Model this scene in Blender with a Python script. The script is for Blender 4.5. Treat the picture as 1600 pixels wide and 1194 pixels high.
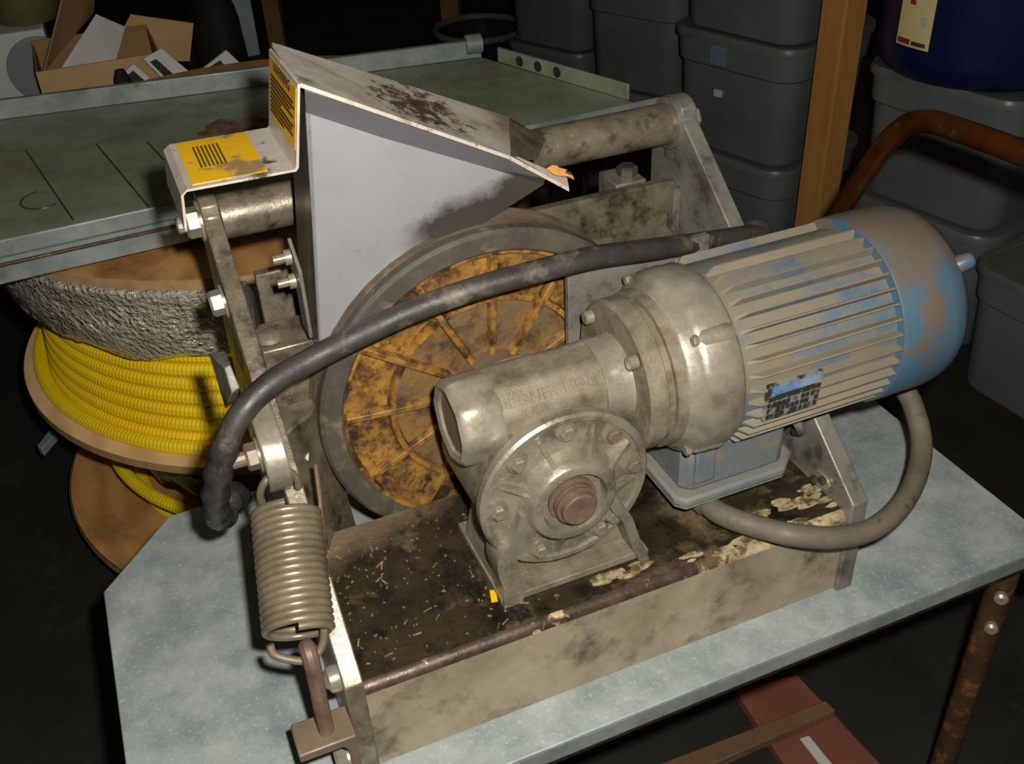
import bpy, bmesh, math, random
from mathutils import Vector, Matrix
PI = math.pi
random.seed(7)
for o in list(bpy.data.objects): bpy.data.objects.remove(o)
COL = bpy.context.scene.collection
SC = bpy.context.scene
ZS = 0.65                                   # bench height: modelling frame has z = 0 on the bench top, the floor lies at -0.65

# ------------------------------------------------------------------ camera
YAW, PIT, ROL, FPX = 0.373622, 0.610177, 0.054070, 1591.3
CAM = Vector((-0.0757, -0.5752, 0.8085))
_f = Vector((math.sin(YAW)*math.cos(PIT), math.cos(YAW)*math.cos(PIT), -math.sin(PIT)))
_r = Vector((math.cos(YAW), -math.sin(YAW), 0)); _d = _f.cross(_r)
RT = _r*math.cos(ROL) + _d*math.sin(ROL); DN = _d*math.cos(ROL) - _r*math.sin(ROL); FW = _f
cd = bpy.data.cameras.new('camera'); cam = bpy.data.objects.new('camera', cd); COL.objects.link(cam)
cd.sensor_width = 36; cd.lens = FPX/1600*36; cd.clip_start = .02; cd.clip_end = 50
m = Matrix(((RT.x, -DN.x, -FW.x), (RT.y, -DN.y, -FW.y), (RT.z, -DN.z, -FW.z))).to_4x4()
m.translation = CAM + Vector((0, 0, ZS)); cam.matrix_world = m
SC.camera = cam

def ray(px, py): return RT*((px-800)/FPX) + DN*((py-597)/FPX) + FW
def U(px, py, **k):                         # pixel -> point on the plane x=, y= or z=, or at a horizontal distance h=
    d = ray(px, py)
    if 'h' in k: return CAM + d*(k['h']/math.hypot(d.x, d.y))
    (a, val), = k.items(); i = 'xyz'.index(a)
    return CAM + d*((val - CAM[i])/d[i])

# ------------------------------------------------------------------ world, flash, exposure
w = bpy.data.worlds.new('world'); SC.world = w; w.use_nodes = True
w.node_tree.nodes['Background'].inputs[0].default_value = (1.0, .82, .6, 1)
w.node_tree.nodes['Background'].inputs[1].default_value = .03
ld = bpy.data.lights.new('camera_flash', 'SPOT'); lo = bpy.data.objects.new('camera_flash', ld); COL.objects.link(lo)
ld.energy = 60; ld.color = (1.0, .965, .90); ld.spot_size = math.radians(125); ld.spot_blend = .5; ld.shadow_soft_size = .012
lm = m.copy(); lm.translation = CAM + RT*.04 - DN*.045 + Vector((0, 0, ZS)); lo.matrix_world = lm
vs = SC.view_settings; vs.view_transform = 'Standard'; vs.look = 'None'; vs.gamma = 1; vs.use_curve_mapping = False; vs.exposure = 0

# ------------------------------------------------------------------ materials
def lin(c):
    return tuple(((x/255)/12.92 if x/255 <= .04045 else ((x/255+.055)/1.055)**2.4) for x in c) + (1,)
MATS = {}
FINE = dict(dirty_steel=2.2, grey_steel=2.2, pan_front=1.8, oily_pan=1.6, pan_fold=1.8, cast_aluminium=2.4, bright_aluminium=2.2, dull_aluminium=2.4, dusty_blue=1.8, motor_fins=2.2, terminal_grey=2, stainless_dirty=1.5, tyre_rubber=2, wheel_yellow=1.9, wheel_inner=1.9, rusty_brown=2, cable_rubber=1.8, dusty_cable=1.8, galvanised_bench=1.7, spring_wire=2)
def M(name, c1, c2=None, sc=10, th=(.35, .65), dirt=None, dsc=14, dth=(.5, .62), dirt2=None, d2sc=40, d2th=(.58, .66),
      rough=.5, rvar=.15, metal=0, bump=0, bsc=150, st=(1, 1, 1), spec=.5, top=None, topth=(.3, .8), trans=0, grain=None, stain=None, spot=None):
    if name in FINE: sc *= FINE[name]; dsc *= FINE[name]; d2sc *= FINE[name]; bsc *= 1.5
    mt = bpy.data.materials.new(name); mt.use_nodes = True; nt = mt.node_tree; N = nt.nodes; L = nt.links
    b = N['Principled BSDF']; b.inputs['Metallic'].default_value = metal; b.inputs['Specular IOR Level'].default_value = spec
    tc = N.new('ShaderNodeTexCoord'); mp = N.new('ShaderNodeMapping'); mp.inputs['Scale'].default_value = st
    mp.inputs['Location'].default_value = (random.random()*9, random.random()*9, random.random()*9)
    L.new(tc.outputs['Object'], mp.inputs[0])
    def noise(s, det=6, ro=.65):
        n = N.new('ShaderNodeTexNoise'); n.inputs['Scale'].default_value = s; n.inputs['Detail'].default_value = det
        n.inputs['Roughness'].default_value = ro; L.new(mp.outputs[0], n.inputs[0]); return n.outputs[0]
    def ramp(src, a, z):
        r = N.new('ShaderNodeMapRange'); r.inputs[1].default_value = a; r.inputs[2].default_value = z; L.new(src, r.inputs[0]); return r.outputs[0]
    def mix(f, a, z):
        x = N.new('ShaderNodeMix'); x.data_type = 'RGBA'
        L.new(f, x.inputs[0])
        for s, i in ((a, 6), (z, 7)):
            if isinstance(s, tuple): x.inputs[i].default_value = s
            else: L.new(s, x.inputs[i])
        return x.outputs[2]
    cur = lin(c1)
    if c2: cur = mix(ramp(noise(sc), *th), cur, lin(c2))
    if grain:
        wv = N.new('ShaderNodeTexWave'); wv.bands_direction = grain[0]; wv.inputs['Scale'].default_value = grain[1]; wv.inputs['Distortion'].default_value = grain[2]
        wv.inputs['Detail'].default_value = 3; L.new(mp.outputs[0], wv.inputs[0]); cur = mix(ramp(wv.outputs['Fac'], .3, 1.6), cur, lin(grain[3]))
    if dirt: cur = mix(ramp(noise(dsc), *dth), cur, lin(dirt))
    if dirt2: cur = mix(ramp(noise(d2sc, 8, .7), *d2th), cur, lin(dirt2))
    if stain:                                # a soft smear along one edge, fixed to the sheet
        sx_, sy_, sz_, s0, s1, sc_ = stain[:6]; vm = N.new('ShaderNodeVectorMath'); vm.operation = 'DOT_PRODUCT'; L.new(tc.outputs['Object'], vm.inputs[0]); vm.inputs[1].default_value = (sx_, sy_, sz_)
        ad = N.new('ShaderNodeMath'); ad.operation = 'MULTIPLY_ADD'; L.new(noise(26, 5, .6), ad.inputs[0]); ad.inputs[1].default_value = .055; L.new(vm.outputs['Value'], ad.inputs[2])
        fac = ramp(ad.outputs[0], s0, s1)
        if len(stain) > 6:                   # the smear stops along its edge
            v2 = N.new('ShaderNodeVectorMath'); v2.operation = 'DOT_PRODUCT'; L.new(tc.outputs['Object'], v2.inputs[0]); v2.inputs[1].default_value = stain[6]
            mu = N.new('ShaderNodeMath'); mu.operation = 'MULTIPLY'; L.new(fac, mu.inputs[0]); L.new(ramp(v2.outputs['Value'], stain[7], stain[8]), mu.inputs[1]); fac = mu.outputs[0]
        cur = mix(fac, cur, lin(sc_))
    if spot:                                 # a patch of rust with its own place on the sheet
        di = N.new('ShaderNodeVectorMath'); di.operation = 'DISTANCE'; L.new(tc.outputs['Object'], di.inputs[0]); di.inputs[1].default_value = spot[0]
        ma = N.new('ShaderNodeMath'); ma.operation = 'MULTIPLY_ADD'; L.new(di.outputs['Value'], ma.inputs[0]); ma.inputs[1].default_value = -spot[1]; L.new(noise(spot[2], 8, .7), ma.inputs[2])
        cur = mix(ramp(ma.outputs[0], *spot[3]), cur, lin(spot[4]))
    if top:
        g = N.new('ShaderNodeNewGeometry'); sp = N.new('ShaderNodeSeparateXYZ'); L.new(g.outputs['Normal'], sp.inputs[0])
        ad = N.new('ShaderNodeMath'); ad.operation = 'MULTIPLY_ADD'; L.new(noise(22), ad.inputs[0]); ad.inputs[1].default_value = 1.2; L.new(sp.outputs[2], ad.inputs[2])
        cur = mix(ramp(ad.outputs[0], topth[0]+.6, topth[1]+.6), cur, lin(top))
    if isinstance(cur, tuple): b.inputs['Base Color'].default_value = cur
    else: L.new(cur, b.inputs['Base Color'])
    if rvar:
        r = N.new('ShaderNodeMapRange'); r.inputs[1].default_value = .3; r.inputs[2].default_value = .7
        r.inputs[3].default_value = max(.05, rough-rvar); r.inputs[4].default_value = min(1, rough+rvar)
        L.new(noise(sc*2.3), r.inputs[0]); L.new(r.outputs[0], b.inputs['Roughness'])
    else: b.inputs['Roughness'].default_value = rough
    if bump:
        bp = N.new('ShaderNodeBump'); bp.inputs['Strength'].default_value = bump; bp.inputs['Distance'].default_value = .003
        L.new(noise(bsc, 3), bp.inputs['Height']); L.new(bp.outputs[0], b.inputs['Normal'])
    if trans: b.inputs['Transmission Weight'].default_value = trans
    MATS[name] = mt; return mt

M('galvanised_bench', (168, 175, 170), (128, 138, 138), sc=9, dirt=(128, 118, 96), dsc=7, dth=(.62, .8), dirt2=(190, 200, 202), d2sc=120, d2th=(.55, .75), rough=.5, metal=.15, bump=.06)
M('galvanised_tray', (158, 168, 140), (124, 136, 112), sc=7, dirt=(132, 126, 96), dsc=5, dth=(.5, .75), dirt2=(172, 180, 156), d2sc=60, d2th=(.6, .75), rough=.5, metal=.1, bump=.05)
M('galvanised_rim', (160, 168, 164), (124, 134, 130), sc=16, dirt=(120, 96, 66), dsc=12, dth=(.62, .75), rough=.42, metal=.25, bump=.05)
M('rust_stain', (122, 82, 62), (100, 74, 58), sc=20, dirt=(150, 146, 118), dsc=26, dth=(.45, .7), rough=.7)
M('dirty_steel', (140, 128, 108), (104, 94, 78), sc=14, dirt=(64, 54, 42), dsc=18, dth=(.5, .68), dirt2=(186, 172, 146), d2sc=70, d2th=(.62, .72), rough=.38, metal=.4, bump=.15)
M('grey_steel', (136, 134, 124), (106, 102, 92), sc=12, dirt=(66, 58, 46), dsc=12, dth=(.55, .72), rough=.42, metal=.3, bump=.08)
M('pan_front', (172, 160, 136), (142, 130, 106), sc=7, dirt=(74, 62, 46), dsc=9, dth=(.52, .72), dirt2=(178, 164, 132), d2sc=60, d2th=(.63, .74), rough=.5, metal=.2, bump=.08)
M('oily_pan', (32, 27, 19), (60, 49, 34), sc=11, dirt=(112, 94, 70), dsc=9, dth=(.56, .7), dirt2=(24, 20, 14), d2sc=24, d2th=(.5, .62), rough=.35, rvar=.2, metal=.1, bump=.4, bsc=120, stain=(-.35, 1, 0, .145, .185, (120, 103, 82)))
M('pan_fold', (92, 72, 60), (58, 46, 37), sc=22, dirt=(196, 172, 128), dsc=16, dth=(.57, .63), rough=.4, metal=.3, bump=.1)
M('cream_paint', (186, 170, 132), (140, 120, 86), sc=50, dirt=(84, 68, 44), dsc=60, dth=(.46, .58), rough=.5, bump=.2)
M('cast_aluminium', (158, 149, 131), (130, 121, 103), sc=13, dirt=(102, 91, 73), dsc=13, dth=(.53, .72), dirt2=(204, 194, 174), d2sc=55, d2th=(.6, .75), rough=.36, metal=.45, bump=.12, bsc=220)
M('bright_aluminium', (176, 168, 151), (146, 137, 118), sc=12, dirt=(126, 112, 88), dsc=12, dth=(.58, .78), rough=.33, metal=.5, bump=.06)
M('dull_aluminium', (134, 125, 106), (110, 101, 84), sc=18, dirt=(92, 80, 60), dsc=14, dth=(.5, .7), rough=.6, metal=.15, bump=.25, bsc=260)
M('dusty_blue', (72, 96, 114), (88, 102, 110), sc=12, dirt=(118, 108, 90), dsc=7, dth=(.38, .52), rough=.65)
M('motor_fins', (102, 112, 114), (122, 113, 96), sc=6, th=(.38, .5), dirt=(130, 118, 98), dsc=7, dth=(.42, .6), rough=.7, bump=.1)
M('fan_cover_blue', (56, 90, 114), (70, 97, 112), sc=9, dirt=(98, 87, 75), dsc=15, dth=(.5, .58), rough=.5, top=(98, 87, 74), topth=(.55, .95))
M('terminal_grey', (104, 110, 112), (92, 102, 107), sc=10, dirt=(122, 114, 100), dsc=11, dth=(.46, .62), rough=.6)
M('dust_rim', (124, 120, 106), (100, 108, 110), sc=20, rough=.75)
M('stainless_shaded', (126, 126, 129), (118, 118, 121), sc=6, dirt=(110, 108, 105), dsc=50, dth=(.62, .75), dirt2=(120, 112, 98), d2sc=160, d2th=(.72, .78), rough=.46, rvar=.08, metal=.25, bump=.03, bsc=80)  # guard steel toned down: the shade band under the lip is in this colour
M('stainless_dirty', (226, 217, 204), (196, 184, 168), sc=8, dirt=(92, 76, 58), dsc=10, dth=(.6, .66), dirt2=(132, 118, 98), d2sc=50, d2th=(.58, .7), rough=.4, metal=.3, bump=.08)
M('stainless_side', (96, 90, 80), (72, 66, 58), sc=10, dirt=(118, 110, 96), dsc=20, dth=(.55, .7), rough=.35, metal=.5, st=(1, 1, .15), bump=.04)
M('soot', (62, 56, 50), (44, 40, 36), sc=30, dirt=(110, 102, 92), dsc=40, dth=(.58, .72), rough=.5, bump=.1)
M('warning_yellow', (236, 178, 14), (220, 164, 16), sc=16, dirt=(150, 122, 60), dsc=30, dth=(.66, .74), rough=.4, rvar=.05)
M('worn_yellow', (232, 180, 20), (216, 166, 24), sc=16, dirt=(150, 126, 84), dsc=24, dth=(.5, .58), rough=.45, rvar=.05)
M('black_print', (52, 40, 12), rough=.5, rvar=0)
M('worn_print', (90, 72, 24), rough=.6, rvar=0)
M('tyre_rubber', (84, 76, 65), (64, 59, 52), sc=14, dirt=(120, 104, 82), dsc=18, dth=(.55, .7), rough=.62, bump=.12)
M('tyre_tread', (132, 112, 88), (104, 88, 70), sc=25, dirt=(158, 138, 112), dsc=30, dth=(.58, .66), rough=.75, bump=.25)
M('wheel_yellow', (162, 117, 46), (130, 94, 46), sc=14, th=(.38, .6), dirt=(50, 38, 26), dsc=16, dth=(.47, .6), dirt2=(92, 60, 34), d2sc=48, d2th=(.52, .64), rough=.45, bump=.3, bsc=140)
M('wheel_inner', (134, 98, 48), (98, 84, 66), sc=12, dirt=(66, 54, 42), dsc=15, dth=(.48, .62), dirt2=(104, 62, 30), d2sc=45, d2th=(.55, .66), rough=.5, bump=.3, bsc=140)
M('rusty_brown', (120, 94, 78), (96, 78, 66), sc=24, dirt=(130, 104, 84), dsc=30, dth=(.58, .7), rough=.5, metal=.15, bump=.1)
M('rusty_bolt', (134, 114, 94), (114, 100, 84), sc=30, rough=.45, metal=.3)
M('bolt_steel', (168, 160, 140), (134, 124, 104), sc=40, dirt=(100, 84, 62), dsc=40, dth=(.6, .7), rough=.36, metal=.45)
M('dark_bolt', (86, 78, 66), (64, 58, 50), sc=30, rough=.45, metal=.3)
M('spring_wire', (146, 134, 110), (118, 106, 86), sc=16, rough=.36, rvar=.08, metal=.45)
M('cable_rubber', (42, 40, 37), (62, 58, 52), sc=14, dirt=(108, 98, 84), dsc=18, dth=(.56, .72), rough=.5, bump=.12)
M('dusty_cable', (108, 98, 80), (88, 82, 68), sc=10, dirt=(58, 52, 44), dsc=16, dth=(.6, .7), rough=.65, bump=.1)
M('black_tape', (34, 32, 32), (56, 54, 54), sc=20, rough=.32, bump=.4, bsc=70)
M('nameplate', (148, 146, 140), (60, 56, 52), sc=60, th=(.45, .55), rough=.4, metal=.3)
M('nameplate_blue', (70, 112, 158), (150, 160, 168), sc=50, rough=.45)
M('black_paint', (30, 26, 24), (44, 40, 36), sc=40, rough=.4)
M('rusty_tube', (84, 58, 38), (58, 42, 30), sc=18, dirt=(128, 86, 46), dsc=30, dth=(.55, .65), rough=.5, metal=.2, bump=.15)
M('chrome_rust', (150, 84, 32), (112, 66, 30), sc=26, dirt=(120, 110, 96), dsc=30, dth=(.56, .68), rough=.26, rvar=.08, metal=.85)
M('plywood', (246, 214, 160), (234, 198, 142), sc=4, grain=('X', 5, 6, (206, 164, 112)), rough=.6)
M('plywood_old', (218, 166, 100), (196, 142, 80), sc=5, grain=('X', 5, 6, (178, 122, 66)), dirt=(136, 96, 56), dsc=6, dth=(.55, .75), rough=.65)
M('plywood_edge', (196, 160, 112), (170, 134, 90), sc=30, grain=('Z', 160, 1, (120, 88, 56)), rough=.75)
M('conduit_yellow', (252, 220, 30), (246, 208, 24), sc=6, rough=.42, rvar=.05)
M('bubble_wrap', (198, 190, 170), (166, 160, 142), sc=8, rough=.2, rvar=.05, spec=1.0)
MATS['bubble_wrap'].node_tree.nodes['Principled BSDF'].inputs['Coat Weight'].default_value = 1; MATS['bubble_wrap'].node_tree.nodes['Principled BSDF'].inputs['Coat Roughness'].default_value = .13
_n = MATS['bubble_wrap'].node_tree; _t = _n.nodes.new('ShaderNodeTexCoord'); _h = None
for _sc, _st, _ty in ((120, .75, 'ShaderNodeTexNoise'), (26, .4, 'ShaderNodeTexNoise')):       # bubbles and creases
    _v = _n.nodes.new(_ty); _v.inputs['Scale'].default_value = _sc; _n.links.new(_t.outputs['Object'], _v.inputs['Vector'])
    _b = _n.nodes.new('ShaderNodeBump'); _b.inputs['Strength'].default_value = _st; _b.inputs['Distance'].default_value = .02; _n.links.new(_v.outputs[0], _b.inputs['Height'])
    if _h: _n.links.new(_h, _b.inputs['Normal'])
    _h = _b.outputs[0]
_n.links.new(_h, _n.nodes['Principled BSDF'].inputs['Normal'])
M('plastic_film', (96, 94, 86), (70, 70, 66), sc=10, rough=.2, bump=.8, bsc=40)
M('tub_grey', (112, 118, 116), (100, 106, 104), sc=5, rough=.42, rvar=.06, bump=.05, bsc=300)
M('tub_lid', (112, 116, 113), (98, 102, 100), sc=5, rough=.36, rvar=.05)
M('drum_blue', (24, 34, 80), (20, 29, 70), sc=5, rough=.4, rvar=.05)
M('label_cream', (250, 236, 170), (240, 222, 150), sc=12, rough=.6)
M('label_white', (208, 206, 198), rough=.6, rvar=0)
M('label_red', (166, 58, 40), rough=.6, rvar=0)
M('label_blue', (92, 126, 150), (130, 140, 146), sc=60, rough=.5)
M('label_ink', (70, 70, 72), rough=.6, rvar=0)
M('pine', (212, 156, 84), (198, 142, 72), sc=3, st=(8, 8, 1), grain=('X', 3, 4, (186, 128, 62)), rough=.6)
M('pine_dark', (150, 112, 62), (130, 96, 52), sc=3, rough=.7)
M('cardboard', (222, 184, 126), (206, 168, 112), sc=6, rough=.75)
M('cardboard_dark', (182, 142, 96), (166, 128, 84), sc=6, rough=.8)
M('paper', (248, 248, 244), (236, 238, 236), sc=8, rough=.7)
M('print_dark', (54, 56, 52), (40, 42, 40), sc=20, rough=.5)
M('appliance_white', (226, 236, 226), (214, 226, 216), sc=3, rough=.4)
M('disc_grey', (150, 154, 160), (140, 144, 150), sc=5, rough=.5)
M('black_cloth', (18, 17, 16), (26, 25, 24), sc=6, rough=.8)
M('olive', (110, 108, 64), (96, 94, 54), sc=8, rough=.7)
M('faint_panel', (150, 162, 158), (132, 144, 140), sc=5, rough=.6)
M('concrete', (46, 44, 38), (34, 33, 29), sc=3, dirt=(70, 68, 60), dsc=5, dth=(.6, .8), rough=.65, bump=.1, bsc=40)
M('dark_wall', (40, 34, 26), (30, 26, 20), sc=2, rough=.8)
M('red_board', (140, 84, 64), (118, 70, 54), sc=6, rough=.6)
M('brown_bar', (130, 98, 68), (108, 80, 54), sc=8, rough=.6)
M('straw', (150, 130, 90), (96, 78, 50), sc=200, rough=.4)
M('dirt_pile', (112, 96, 76), (80, 66, 52), sc=40, dirt=(150, 132, 106), dsc=60, dth=(.55, .65), rough=.85, bump=.6, bsc=200)

# ------------------------------------------------------------------ mesh helpers
class MB:
    def __init__(s): s.v = []; s.f = []
    def add(s, vs, fs):
        n = len(s.v); s.v += [Vector(p) for p in vs]; s.f += [[i+n for i in f] for f in fs]; return s
    def box(s, a, b):
        x0, y0, z0 = a; x1, y1, z1 = b
        return s.hexa([(x0, y0, z0), (x1, y0, z0), (x1, y1, z0), (x0, y1, z0)], [(x0, y0, z1), (x1, y0, z1), (x1, y1, z1), (x0, y1, z1)])
    def hexa(s, A, B):                       # two matching polygons joined
        n = len(A)
        return s.add(list(A)+list(B), [list(range(n))[::-1], list(range(n, 2*n))] + [[i, (i+1) % n, (i+1) % n+n, i+n] for i in range(n)])
    def prism(s, poly, ax, a, b):
        def P(u, v, t): return {'x': (t, u, v), 'y': (u, t, v), 'z': (u, v, t)}[ax]
        return s.hexa([P(u, v, a) for u, v in poly], [P(u, v, b) for u, v in poly])
    def loft(s, rings, caps=True):
        n = len(rings[0]); base = len(s.v); s.v += [Vector(p) for r in rings for p in r]
        for k in range(len(rings)-1):
            for i in range(n):
                j = (i+1) % n; s.f.append([base+k*n+i, base+k*n+j, base+(k+1)*n+j, base+(k+1)*n+i])
        if caps:
            s.f.append([base+i for i in range(n)][::-1]); e = base+(len(rings)-1)*n; s.f.append([e+i for i in range(n)])
        return s
    def lathe(s, o, ax, prof, n=48, caps=True, off=0):
        o = Vector(o); A = Vector(ax).normalized(); t = Vector((0, 0, 1)) if abs(A.z) < .9 else Vector((1, 0, 0))
        e1 = A.cross(t).normalized(); e2 = A.cross(e1)
        return s.loft([[o + A*u + (e1*math.cos(2*PI*i/n+off) + e2*math.sin(2*PI*i/n+off))*r for i in range(n)] for u, r in prof], caps)
    def tube(s, pts, r, n=12, closed=False, caps=True):
        pts = [Vector(p) for p in pts]; K = len(pts); up = None; rings = []
        for k in range(K):
            a = pts[(k-1) % K] if (closed or k > 0) else pts[k]; b = pts[(k+1) % K] if (closed or k < K-1) else pts[k]
            T = (b-a).normalized()
            if up is None: up = T.orthogonal().normalized()
            up = (up - T*up.dot(T)).normalized(); sd = T.cross(up)
            rr = r[k] if isinstance(r, (list, tuple)) else r
            rings.append([pts[k] + (up*math.cos(2*PI*i/n) + sd*math.sin(2*PI*i/n))*rr for i in range(n)])
        if closed: rings.append(rings[0])
        return s.loft(rings, caps and not closed)
    def sheet(s, pts, t):                    # planar polygon given thickness along -normal
        pts = [Vector(p) for p in pts]; nrm = Vector((0, 0, 0))
        for i in range(len(pts)): nrm += (pts[i]-pts[0]).cross(pts[(i+1) % len(pts)]-pts[0])
        nrm.normalize(); return s.hexa([p - nrm*t for p in pts], pts)
    def hexnut(s, c, ax, r, h, dome=True):
        return s.lathe(c, ax, [(0, r), (h*.85, r), (h, r*.86)] if dome else [(0, r), (h, r)], 6)

def smooth(pts, k=8):                        # Catmull-Rom
    P = [Vector(p) for p in pts]; P = [P[0]*2-P[1]] + P + [P[-1]*2-P[-2]]; out = []
    for i in range(1, len(P)-2):
        for j in range(k):
            t = j/k; out.append(.5*((2*P[i]) + (P[i+1]-P[i-1])*t + (2*P[i-1]-5*P[i]+4*P[i+1]-P[i+2])*t*t + (3*P[i]-P[i-1]-3*P[i+1]+P[i+2])*t**3))
    return out + [P[-2]]

def wloc(o):
    p = Vector(o.location)
    while o.parent: o = o.parent; p += o.location
    return p
def put(o, wl, parent):
    o.location = wl - (wloc(parent) if parent else Vector())
    if parent: o.parent = parent
    COL.objects.link(o)
def part(name, mb, mat, parent=None, bevel=0, ang=35, seg=2, kind=None, org=None):
    vs = mb.v
    if org is None:
        lo_ = [min(v[i] for v in vs) for i in range(3)]; hi = [max(v[i] for v in vs) for i in range(3)]
        org = Vector(((lo_[0]+hi[0])/2, (lo_[1]+hi[1])/2, lo_[2]))
    org = Vector(org)
    me = bpy.data.meshes.new(name); me.from_pydata([v-org for v in vs], [], mb.f)
    bm = bmesh.new(); bm.from_mesh(me); bmesh.ops.recalc_face_normals(bm, faces=bm.faces); bm.to_mesh(me); bm.free()
    me.polygons.foreach_set('use_smooth', [True]*len(me.polygons)); me.set_sharp_from_angle(angle=math.radians(ang))
    me.materials.append(MATS[mat])
    o = bpy.data.objects.new(name, me); put(o, org + Vector((0, 0, ZS)), parent)
    if bevel:
        bv = o.modifiers.new('bevel', 'BEVEL'); bv.width = bevel; bv.segments = seg; bv.limit_method = 'ANGLE'; bv.angle_limit = math.radians(40); bv.harden_normals = False
    if kind: o['kind'] = kind
    return o
def again(src, parent, wl=None, rot=None):   # a copy sharing the mesh; wl in modelling frame
    o = src.copy(); o.parent = None
    if rot is not None: o.rotation_euler = rot
    put(o, (Vector(wl) + Vector((0, 0, ZS))) if wl is not None else wloc(src), parent); return o
def tag(o, label, cat, group=None):
    o['label'] = label; o['category'] = cat
    if group: o['group'] = group
    return o
def thing(name, loc, label, cat, group=None):
    o = bpy.data.objects.new(name, None); o.empty_display_size = .05; o.location = Vector(loc) + Vector((0, 0, ZS)); COL.objects.link(o); return tag(o, label, cat, group)
def struct(name, mb, mat):
    o = part(name, mb, mat); o['kind'] = 'structure'; return o
def text(body, size, depth, o, right, up, mb=None, align='LEFT'):
    cu = bpy.data.curves.new('t', 'FONT'); cu.body = body; cu.size = size; cu.extrude = depth/2; cu.align_x = align; cu.resolution_u = 2
    ob = bpy.data.objects.new('t', cu); COL.objects.link(ob); dg = bpy.context.evaluated_depsgraph_get(); dg.update()
    me = bpy.data.meshes.new_from_object(ob.evaluated_get(dg))
    right = Vector(right).normalized(); up = Vector(up); up = (up - right*up.dot(right)).normalized(); nr = right.cross(up); o = Vector(o)
    mb = mb or MB(); mb.add([o + right*v.co.x + up*v.co.y + nr*v.co.z for v in me.vertices], [list(p.vertices) for p in me.polygons])
    bpy.data.objects.remove(ob); bpy.data.curves.remove(cu); bpy.data.meshes.remove(me); return mb
def V(*a): return Vector(a)
def lerp(a, b, t): return a + (b-a)*t

# ================================================================== the setting
FL = -ZS
struct('floor', MB().box((-4, -2.5, FL-.1), (6, 6, FL)), 'concrete')
struct('wall_back', MB().box((-4, 6, FL), (6, 6.1, 2.4)), 'dark_wall')
struct('wall_right', MB().box((6, -2.5, FL), (6.1, 6.1, 2.4)), 'dark_wall')
struct('wall_left', MB().box((-4.1, -2.5, FL), (-4, 6.1, 2.4)), 'dark_wall')

# ================================================================== bench (galvanised cart)
bench = thing('work_bench', (.27, .19, FL), 'low bench cart with galvanised sheet top and rusty tube legs under the machine', 'bench')
outline = [(-.213, -.05), (.757, -.05), (.757, .431), (-.129, .431), (-.213, .335)]
part('bench_top', MB().prism(outline, 'z', -.004, 0), 'galvanised_bench', bench, bevel=.0015)
mb = MB(); n = len(outline); cx, cy = .27, .2
for i in range(n):
    a = V(*outline[i], 0); b = V(*outline[(i+1) % n], 0); e = (b-a).normalized(); nn = V(-e.y, e.x, 0)
    mb.hexa([p + V(0, 0, -.004) for p in (a, b, b+nn*.003, a+nn*.003)], [p + V(0, 0, -.022) for p in (a, b, b+nn*.003, a+nn*.003)])
part('edge_fold', mb, 'galvanised_rim', bench)
ins = [(-.195, -.032), (.739, -.032), (.739, .413), (-.12, .413), (-.195, .33)]
mb = MB()
for i in range(n):
    a = V(*ins[i], -.033); b = V(*ins[(i+1) % n], -.033); mb.tube([a, b], .0125, 10)
part('frame_tube', mb, 'black_paint', bench)
part('corner_tube', MB().tube(smooth([(-.19, .26, -.034), (-.188, .33, -.032), (-.172, .375, -.03), (-.14, .408, -.03), (-.08, .425, -.032)], 6), .02, 12), 'rusty_tube', bench)
part('corner_tube', MB().tube([(.745, -.03, -.035), (.745, .3, -.035)], .012, 10), 'rusty_tube', bench)
for (x, y) in ((.735, -.02), (-.18, -.02), (.735, .4), (-.16, .36)):
    lg = part('leg', MB().tube([(x, y, -.03), (x, y, -.645)], .0155, 12), 'rusty_tube', bench)
    part('foot_cap', MB().lathe((x, y, FL), (0, 0, 1), [(0, .017), (.02, .017)], 12), 'black_paint', lg)
    if y < 0 and x > 0:
        for zz in (-.085, -.135):
            part('bolt', MB().lathe((x-.012, y-.012, zz), (-.7, -.75, .1), [(0, .008), (.006, .008), (.009, .005)], 12), 'bolt_steel', lg)
hp = [U(1285, 372, x=.79), U(1320, 318, x=.79), U(1366, 250, x=.79), U(1392, 216, x=.79), U(1420, 194, x=.79), U(1452, 190, x=.79), U(1500, 204, x=.79), U(1600, 240, x=.79), U(1700, 280, x=.79)]
h0 = hp[0]
part('push_handle', MB().tube(smooth([V(.79, h0.y+.005, -.03), V(.79, h0.y+.003, .06)] + hp + [V(.79, -.02, .3), V(.79, -.04, .1), V(.79, -.04, -.03)], 8), .0135, 14), 'chrome_rust', bench)
part('handle_bracket', MB().box((.735, h0.y-.01, -.045), (.80, h0.y+.02, -.025)), 'black_paint', bench)
part('handle_bracket', MB().box((.735, -.055, -.045), (.80, -.03, -.025)), 'black_paint', bench)

# ================================================================== the machine
mach = thing('cable_pulling_machine', (.25, .2, 0), 'dirty steel cable pulling machine with blue motor, gearbox and yellow drive wheel on the bench', 'machine')
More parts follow.
